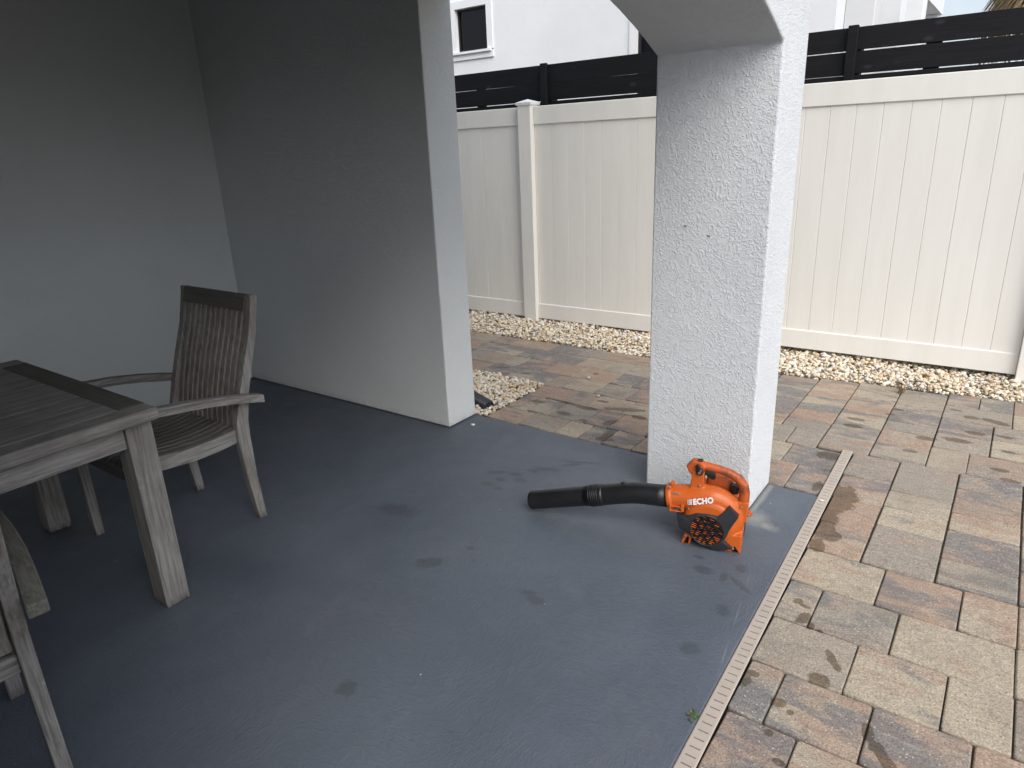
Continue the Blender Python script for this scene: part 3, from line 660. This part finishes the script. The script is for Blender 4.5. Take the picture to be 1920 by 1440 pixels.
# ------------------------------------------------------------------ teak armchair (local: faces -Y, back feet at y=0)
def chair(label, loc, rotz, mossy=False):
    t = thing('garden_armchair', label, 'chair', loc, rotz, 'weathered teak armchairs round the table')
    fr = [(-.020,0),(-.042,.2),(-.055,.38),(-.050,.45),(-.020,.55),(.025,.68),(.070,.80),(.103,.93),(.106,.957)]
    bk = [(.136,.953),(.133,.93),(.105,.80),(.065,.68),(.028,.56),(.005,.45),(.002,.38),(.003,.2),(.015,0)]
    for s in (-1,1):
        bm = bmesh.new(); prism(bm, fr+bk, 'x', s*.243-.017, s*.243+.017, .003); obj('rear_post', bm, M['wood_z'], t)
        bm = bmesh.new(); prism(bm, [(-.485,0),(-.452,0),(-.446,.60),(-.490,.60)], 'x', s*.235-.019, s*.235+.019, .003); obj('front_leg', bm, M['wood_z'], t)
        top = [(.068,.552),(-.02,.578),(-.13,.603),(-.25,.624),(-.38,.638),(-.50,.640)]
        bm = bmesh.new(); prism(bm, top+[(y,z-.034) for y,z in top[::-1]], 'x', s*.281-.022, s*.281+.022, .004)
        for v in bm.verts: v.co.x += s*.018*math.sin(max(0,min(1,(.07-v.co.y)/.55))*math.pi)
        obj('armrest', bm, M['wood_moss' if (mossy and s < 0) else 'wood_y'], t)
        rt = [(-.045,.425),(-.14,.418),(-.24,.418),(-.34,.428),(-.46,.442)]
        bm = bmesh.new(); prism(bm, rt+[(y,z-.058) for y,z in rt[::-1]], 'x', s*.232-.013, s*.232+.013, .003); obj('seat_rail', bm, M['wood_y'], t)
    mid = [(-.022,.41),(-.014,.47),(.004,.55),(.045,.68),(.088,.80),(.113,.885),(.117,.905)]
    for i in range(12):
        x = -.208+.416*i/11
        bm = bmesh.new(); prism(bm, [(y-.006,z) for y,z in mid]+[(y+.006,z) for y,z in mid[::-1]], 'x', x-.0138, x+.0138, .0025); obj('back_slat', bm, M['wood_slat'], t)
    st = [(-.040,.428),(-.10,.418),(-.18,.413),(-.27,.416),(-.37,.428),(-.45,.440),(-.482,.438),(-.495,.425)]
    for i in range(11):
        x = -.198+.396*i/10
        bm = bmesh.new(); prism(bm, st+[(y,z-.013) for y,z in st[::-1]], 'x', x-.014, x+.014, .002); obj('seat_slat', bm, M['wood_seat'], t)
    bm = bmesh.new(); prism(bm, [(.086,.893),(.110,.893),(.128,.955),(.104,.955)], 'x', -.2255, .2255, .003); obj('top_rail', bm, M['wood_rail'], t)
    bm = bmesh.new(); prism(bm, [(-.042,.350),(-.012,.350),(-.010,.400),(-.042,.400)], 'x', -.2255, .2255, .003); obj('rear_rail', bm, M['wood_x'], t)
    bm = bmesh.new(); prism(bm, [(-.478,.355),(-.455,.355),(-.455,.412),(-.478,.412)], 'x', -.2155, .2155, .003); obj('front_rail', bm, M['wood_rail'], t)
    return t
chair('weathered teak armchair with slatted back at the far end of the table', (-2.735,1.497,0), 0)
chair('cropped teak armchair at the lower left corner, seen from behind beside the long table edge', (-1.769,.148,0), R(-97.4), True)

# ------------------------------------------------------------------ leaf blower (local u right, v away, z up)
BL = thing('leaf_blower', 'orange and black handheld petrol leaf blower resting against the foot of the white pier', 'leaf blower', (-.660,2.288,0), R(12.0))
def voxel(name, bm, mat, parent, vox=.0028, sm=4):
    bmesh.ops.recalc_face_normals(bm, faces=bm.faces)
    me = bpy.data.meshes.new('tmp'); bm.to_mesh(me); bm.free()
    o = bpy.data.objects.new('tmp', me); COL.objects.link(o)
    m = o.modifiers.new('r','REMESH'); m.mode = 'VOXEL'; m.voxel_size = vox; m.use_smooth_shade = True
    s_ = o.modifiers.new('s','SMOOTH'); s_.iterations = sm; s_.factor = .5
    dg = bpy.context.evaluated_depsgraph_get(); me2 = bpy.data.meshes.new_from_object(o.evaluated_get(dg))
    bpy.data.objects.remove(o); bpy.data.meshes.remove(me)
    me2.name = name
    return meshobj(name, me2, mat, parent, True)
CU, CZ = -.118, .112       # fan centre
bm = bmesh.new()
path, rad = [], []
for i in range(33):
    a = R(-150+ (i/32)*255)      # counter-clockwise in (u,z) seen from the front: bottom left -> right -> top
    pass
path, rad = [], []
for i in range(30):
    f = i/29; a = R(-125+f*215)                  # from lower left, under, up the right side, to the top
    Ro = .108+.022*f; rr = .020+.026*f
    path.append((CU+(Ro-rr)*math.cos(a), .045, CZ+(Ro-rr)*math.sin(a))); rad.append(rr)
for u_,z_,rr in ((-.150,.196,.046),(-.19,.186,.047),(-.235,.179,.047),(-.285,.171,.047)): path.append((u_,.047,z_)); rad.append(rr)
sweep(bm, path, rad, 20, True, (1,1), Vector((0,1,0)))
lathe(bm, [(-.006,.072),(-.002,.084),(.010,.097),(.03,.102),(.09,.102),(.095,.096)], (CU,0,CZ-.006), 'y', 40)
# feet and base
prism(bm, [(-.222,.0),(-.188,.0),(-.175,.05),(-.150,.06),(-.16,.09),(-.205,.062)], 'y', .004, .085)
prism(bm, [(-.088,.0),(.0,.0),(.001,.075),(-.03,.07),(-.06,.03),(-.088,.012)], 'y', .004, .085)
prism(bm, [(-.20,.225),(-.150,.228),(-.150,.30),(-.195,.30)], 'y', .028, .070)
prism(bm, [(-.03,.10),(.012,.12),(.014,.20),(-.028,.20)], 'y', .030, .070)
voxel('fan_housing', bm, M['orange'], BL)
# handle
bm = bmesh.new()
hp_ = [(-.190,.315),(-.170,.322),(-.135,.318),(-.095,.312),(-.060,.303),(-.030,.287),(-.010,.262),(-.004,.235),(-.005,.20),(-.008,.165)]
sweep(bm, [(u_,.05,z_) for u_,z_ in hp_], [.013,.0165,.016,.0155,.0165,.018,.019,.019,.020,.019], 16, True, (1,1), Vector((0,1,0)))
prism(bm, [(-.202,.288),(-.158,.275),(-.150,.322),(-.165,.338),(-.196,.338),(-.215,.318),(-.214,.306)], 'y', .030, .070)
prism(bm, [(-.196,.23),(-.156,.235),(-.154,.30),(-.198,.30)], 'y', .032, .068)
voxel('handle', bm, M['orange_worn'], BL, .0025, 3)
def part(name, bm, mat, smooth=False, par=None): return obj(name, bm, M[mat], par or BL, smooth)
# engine block and covers behind the fan
bm = bmesh.new(); box(bm, -.19,-.03,.092,.20,.045,.20,.02,3); part('engine_cover', bm, 'orange', True)
bm = bmesh.new(); box(bm, -.150,-.050,.085,.17,.16,.262,.018,3); part('cylinder_shroud', bm, 'orange_worn', True)
bm = bmesh.new(); box(bm, -.21,.0,.10,.19,.003,.06,.012,2); part('fuel_tank', bm, 'blackplast', True)
bm = bmesh.new(); lathe(bm, [(0,.016),(.012,.018),(.016,.013),(.018,.019),(.030,.018),(.034,.01)], (-.042,.078,.212), 'z', 12); part('fuel_cap', bm, 'blackplast')
bm = bmesh.new(); box(bm, -.165,-.125,.022,.03,.02,.03); bm.free()
# black front guard: faceted arms round the grille
def guard():
    bm = bmesh.new()
    out = [(-.240,.130),(-.205,.112+.014),(-.165,.147),(-.125,.150),(-.085,.149),(-.050,.193),(-.015,.157),(-.042,.103),(-.052,.070),(-.062,.048),(-.030,.022),(-.075,-.002+.006),(-.100,.004),(-.165,.040),(-.228,.075)]
    hole = [(CU-.006+.061*math.cos(a), .083+.063*math.sin(a)) for a in np.linspace(0,2*math.pi,28,endpoint=False)]
    # bridge outer ring and hole by angle
    cx, cz = CU-.006, .083
    def ang(p): return math.atan2(p[1]-cz,p[0]-cx)
    def ray_out(a):
        best = None; d = (math.cos(a),math.sin(a)); m = len(out)
        for i in range(m):
            p,q = out[i],out[(i+1)%m]; ex,ez = q[0]-p[0],q[1]-p[1]; den = d[0]*ez-d[1]*ex
            if abs(den)<1e-9: continue
            t = ((p[0]-cx)*ez-(p[1]-cz)*ex)/den; s = ((p[0]-cx)*d[1]-(p[1]-cz)*d[0])/den
            if t>0 and -1e-6<=s<=1+1e-6 and (best is None or t>best): best = t
        return max(best,.0655)
    angs = sorted(list(np.linspace(-math.pi,math.pi,48,endpoint=False))+[ang(p) for p in out])
    fr,bk,hf,hb = [],[],[],[]
    for a in angs:
        t = ray_out(a); c_,s_ = math.cos(a),math.sin(a)
        tt = min(1,(t-.063)/.07)
        fr.append(bm.verts.new((cx+t*c_, -.0135+.004*tt, cz+t*s_))); bk.append(bm.verts.new((cx+t*c_, .030, cz+t*s_)))
        hf.append(bm.verts.new((cx+.0625*c_, -.0165, cz+.0635*s_))); hb.append(bm.verts.new((cx+.0625*c_, .002, cz+.0635*s_)))
    m = len(angs)
    for i in range(m):
        j = (i+1)%m
        bm.faces.new((fr[i],fr[j],hf[j],hf[i])); bm.faces.new((fr[j],fr[i],bk[i],bk[j])); bm.faces.new((hf[i],hf[j],hb[j],hb[i]))
    return bm
part('front_guard', guard(), 'guard')
bm = bmesh.new(); lathe(bm, [(-.0085,.0),(-.0085,.0630)], (CU-.006,0,.083), 'y', 32, False); part('intake_shade_disc', bm, 'hole')  # black disc before the housing, stands for the shade inside the intake
# grille: three fields of slanted orange bars and black crossing bars
def bars(name, mat, v0, v1, seglist, w):
    bm = bmesh.new(); cx, cz = CU-.006, .083
    for (a,b) in seglist:
        d = Vector((b[0]-a[0],0,b[1]-a[1])); L_ = d.length
        if L_ < 1e-5: continue
        d.normalize(); s = Vector((-d.z,0,d.x))*w
        A,B = Vector((cx+a[0],0,cz+a[1])), Vector((cx+b[0],0,cz+b[1]))
        q = [A-s,B-s,B+s,A+s]
        prism(bm, [(p.x,p.z) for p in q], 'y', v0, v1)
    return part(name, bm, mat)
def chord(off, ang, r=.060, t0=-1, t1=1):
    if abs(off) >= r: return None
    h = math.sqrt(r*r-off*off); n_ = (-math.sin(ang),math.cos(ang)); d = (math.cos(ang),math.sin(ang))
    return ((n_[0]*off+d[0]*h*t0, n_[1]*off+d[1]*h*t0),(n_[0]*off+d[0]*h*t1, n_[1]*off+d[1]*h*t1))
seg1 = [c_ for i in range(-7,8) for c_ in [chord(i*.0082, R(-14), .060)] if c_]
bars('intake_grille', 'orange', -.0110, -.0088, seg1, .0013)
seg2 = [c_ for off,an in [(.024,-8),(.045,-12),(-.022,12),(-.03,60),(-.008,64),(.014,68),(.036,72),(-.02,-62),(.006,-58),(.03,-54),(.0,5)] for c_ in [chord(off, R(an), .061)] if c_]
bars('grille_crossbar', 'blackplast', -.0140, -.0112, seg2, .0034)
rg = bmesh.new(); lathe(rg, [(-.013,.0605),(-.0185,.0625),(-.013,.0645)], (CU-.006,0,.083), 'y', 32, False); part('grille_ring', rg, 'guard', True)
# tube
def tube(name, pts, rr, n=28):
    bm = bmesh.new(); sweep(bm, pts, rr, n, True, (1,1), Vector((0,1,0))); return part(name, bm, 'blackplast', True)
pts1 = [(-.283,.047,.171),(-.32,.048,.1675),(-.36,.049,.165),(-.40,.05,.162),(-.44,.05,.155),(-.48,.051,.145),(-.53,.052,.131),(-.62,.052,.1085)]
tube('elbow_pipe', pts1, [.0435,.0430,.0425,.0422,.0420,.0420,.0422,.0422])
dE = Vector((-.256,0,-.0655)).normalized()
P0 = Vector((-.54,.052,.1285)); tp_ = [P0+dE*t for t in (0,.01,.09,.20,.315,.322,.330,.336)]
nz_ = tube('nozzle_pipe', tp_, [.0425,.0438,.0405,.0398,.0390,.0402,.0402,.0365])
bm = bmesh.new(); q = P0+dE*.337; sweep(bm, [q, q+dE*.001], .033, 24, True, (1,1), Vector((0,1,0))); part('mouth_shade_disc', bm, 'hole', par=nz_)  # dark disc on the closed pipe end, its inner shade put in as colour
for i in range(5):       # grip ribs on the joint
    bm = bmesh.new(); q = P0+dE*(.022+.009*i); sweep(bm, [q-dE*.0026,q-dE*.0018,q+dE*.0018,q+dE*.0026], [.0425,.0455,.0455,.0425], 28, True, (1,1), Vector((0,1,0))); part('grip_rib', bm, 'blackplast', True, nz_)
bm = bmesh.new(); box(bm, -.47,-.455,.03,.046,.198,.206,.002); part('lock_stud', bm, 'blackplast')
bm = bmesh.new(); sweep(bm, [(-.262,.047,.175),(-.267,.047,.174),(-.279,.047,.172),(-.284,.047,.171)], [.048,.0515,.0515,.049], 28, True, (1,1), Vector((0,1,0))); part('outlet_flange', bm, 'orange', True)
bm = bmesh.new(); box(bm, -.275,-.258,.03,.05,.215,.240,.004,2); part('flange_lug', bm, 'orange')
# clamp under the outlet
bm = bmesh.new()
for z_ in (.157,.138): box(bm, -.268,-.222,-.004,.004,z_-.002,z_+.002,.001)
box(bm, -.226,-.214,-.007,.004,.140,.168,.002); box(bm, -.270,-.262,-.006,.004,.134,.166,.002); part('pipe_clamp', bm, 'orange')
# throttle lever, trigger, tab
bm = bmesh.new(); lathe(bm, [(-.012,.004),(-.010,.0125),(.0,.0135),(.006,.0135)], (-.166,.028,.304), 'y', 18); lv = part('throttle_lever', bm, 'blackplast', True)
bm = bmesh.new(); prism(bm, [(-.182,.33),(-.172,.333),(-.158,.31),(-.168,.298),(-.178,.30)], 'y', .018, .030, .002); part('lever_arm', bm, 'blackplast', par=lv)
bm = bmesh.new(); lathe(bm, [(-.0015,.006),(.0,.0065)], (-.166,.0148,.304), 'y', 14); part('lever_screw', bm, 'steel', par=lv)
bm = bmesh.new(); prism(bm, [(-.150,.300),(-.110,.292),(-.112,.272),(-.124,.272),(-.150,.288)], 'y', .038, .060, .002); part('trigger', bm, 'blackplast')
bm = bmesh.new(); lathe(bm, [(-.006,.0025),(-.006,.0065),(.006,.0065),(.006,.0025)], (-.212,.05,.312), 'y', 14); part('strap_eyelet', bm, 'orange')
bm = bmesh.new(); lathe(bm, [(-.004,.010),(.006,.010)], (.018,.045,.150), 'y', 14); part('side_boss', bm, 'orange')
# top plate on handle front
bm = bmesh.new(); box(bm, -.180,-.160,.040,.062,.3375,.342,.002); part('stop_switch', bm, 'blackplast')
# screws
for u_,v_,z_ in ((-.164,.026,.245),(-.010,.020,.186),(-.027,.000,.018),(-.198,.008,.150),(-.272,.012,.227),(-.258,.012,.134),(.016,.036,.150),(-.203,.001,.036)):
    bm = bmesh.new(); lathe(bm, [(-.004,.0028),(-.0035,.0042),(.0,.0046),(.004,.0046)], (u_,v_,z_), 'y', 12); part('screw', bm, 'steel')
# dark triangles laid on the feet, the hollows' shade put in as colour
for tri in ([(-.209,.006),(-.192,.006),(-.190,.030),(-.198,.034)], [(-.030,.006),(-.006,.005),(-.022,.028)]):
    bm = bmesh.new(); prism(bm, tri, 'y', .0005, .0035); part('foot_shade_patch', bm, 'hole')
# label plate and cooling fins at the right edge
bm = bmesh.new(); box(bm, -.262,-.235,.0070,.0090,.203,.210,.001); part('label_plate', bm, 'steel')
for i in range(7):
    a = R(-38+i*7); bm = bmesh.new(); lathe(bm, [(-.002,.0045),(.02,.0045)], (CU+.118*math.cos(a),.05,CZ+.118*math.sin(a)), 'y', 6); part('cooling_fin', bm, 'orange_worn')
# raised crescent below the lettering (inner rim of the scroll)
bm = bmesh.new(); sweep(bm, [(CU+.083*math.cos(a), .004, CZ+.075*math.sin(a)) for a in np.linspace(R(155),R(40),16)], [.001]+[.0035]*14+[.001], 8, True, (1,1), Vector((0,1,0))); part('rim_bead', bm, 'orange', True)
# lettering: built-in font, slanted, with three leading bars
fc = bpy.data.curves.new('lettering','FONT'); fc.body = 'ECHO'; fc.size = .026; fc.shear = .18; fc.offset = .0014; fc.extrude = .0004; fc.space_character = 1.08
fo = bpy.data.objects.new('tmp', fc); COL.objects.link(fo)
me = bpy.data.meshes.new_from_object(fo.evaluated_get(bpy.context.evaluated_depsgraph_get())); bpy.data.objects.remove(fo)
bm = bmesh.new(); bm.from_mesh(me); bpy.data.meshes.remove(me)
xs = [v.co.x for v in bm.verts]; wd = max(xs)-min(xs); x0 = min(xs)
for v in bm.verts: v.co.x = (v.co.x-x0)/wd*.078; v.co.y *= 1.22
for i in range(4):
    x = -.0045-.0048*i; w_ = .0030-.0005*i; h = .0225
    vs = [bm.verts.new(p) for p in ((x-w_,0,.0004),(x,0,.0004),(x+.0035,h,.0004),(x+.0035-w_,h,.0004))]; bm.faces.new(vs)
# wrap onto the scroll: plane tilted, standing up facing -v
TL = Matrix.Translation((-.180,-.0035,.178)) @ Matrix.Rotation(R(-16),4,'Y') @ Matrix.Rotation(R(90),4,'X')
bmesh.ops.transform(bm, matrix=TL, verts=bm.verts)
part('lettering', bm, 'print')

# ------------------------------------------------------------------ small things
bm = bmesh.new(); pth = []; rr = []
dv = Vector((.95,-.25,-.12)).normalized(); p0 = Vector((-2.70,3.12,.035))
for i in range(34): pth.append(p0+dv*(.0085*i)); rr.append(.036 if i%2 else .043)
sweep(bm, pth, rr, 20); tag(obj('corrugated_pipe', bm, M['corr']), 'black corrugated drain pipe end lying in the pebbles beside the wall end', 'pipe')
def weed(name, x, y, nl, sc, label, red=0):
    t = thing(name, label, 'weed', (x,y,-.004))
    rw = random.Random(int(x*1000)); b1, b2 = bmesh.new(), bmesh.new()
    for i in range(nl):
        a = rw.uniform(0,6.28); L_ = sc*rw.uniform(.4,1.0); z = sc*rw.uniform(.25,.8); bm_ = b2 if i < red else b1
        c_ = Vector((math.cos(a)*L_,math.sin(a)*L_,z)); d = Vector((math.cos(a),math.sin(a),.2)).normalized(); s = Vector((-d.y,d.x,rw.uniform(-.3,.3))).normalized(); r_ = sc*rw.uniform(.28,.42)
        up_ = d.cross(s)*r_*.25
        vs = [bm_.verts.new(c_+d*r_*math.cos(k)*1.1+s*r_*math.sin(k)*.75+up_*math.cos(2*k)) for k in np.linspace(0,2*math.pi,8,endpoint=False)]
        ce = bm_.verts.new(c_-up_*.5)
        for k in range(8): bm_.faces.new((ce,vs[k],vs[(k+1)%8]))
        sweep(b1, [(0,0,0),tuple(c_*.5+Vector((0,0,sc*.1))),tuple(c_)], sc*.03, 5)
    obj('foliage', b1, M['leaf'], t)
    if red: obj('red_leaves', b2, M['leaf_red'], t)
    else: b2.free()
weed('weed', -.509, 1.452, 9, .017, 'tiny green and dark red weed sprouting at the edge of the drain grate', 3)
weed('moss_tuft', -.551, 3.18, 8, .011, 'small bright green tuft growing where the drain meets the pavers near its far end')
bm = bmesh.new(); rw = random.Random(4)
for i in range(16):
    a = rw.uniform(.3,2.9); L_ = rw.uniform(.03,.09)
    p0 = Vector((-.428+rw.uniform(-.02,.02),4.47+rw.uniform(-.02,.02),0)); p1 = p0+Vector((math.cos(a)*L_*.4,math.sin(a)*L_*.8,L_*.5)); p2 = p1+Vector((math.cos(a+.6)*L_*.4,math.sin(a+.6)*L_*.4,-L_*.2))
    sweep(bm, [p0,p1,p2], [.0018,.0012,.0006], 4)
tag(obj('dry_weed', bm, M['twig']), 'small dry brown weed lying in a paver joint at the pebble edge', 'weed', kind='stuff')
for (x,y,z,s) in ((-.505,2.868,.001,.006),(-2.34,2.78,.003,.010),(-1.96,2.95+.6,.0,.008),(-2.19,3.83,0,.009)):
    bm = bmesh.new(); bmesh.ops.create_icosphere(bm, subdivisions=2, radius=s)
    for v in bm.verts: v.co = Vector((v.co.x*1.4, v.co.y, v.co.z*.5))*(1+.15*math.sin(v.co.x*400)); 
    o = obj('stray_pebble', bm, M['grit'], None, True); o.location = (x,y,z)
    lb = {-.505:'stray pale pebble at the slab corner beside the drain', -2.34:'pale chip lying on the grey slab near the wall end', -1.96:'loose pale pebble on the pavers between the wall and the pier', -2.19:'loose pale pebble on the far pavers near the fence'}[x]
    tag(o, lb, 'pebble', 'loose pebbles')
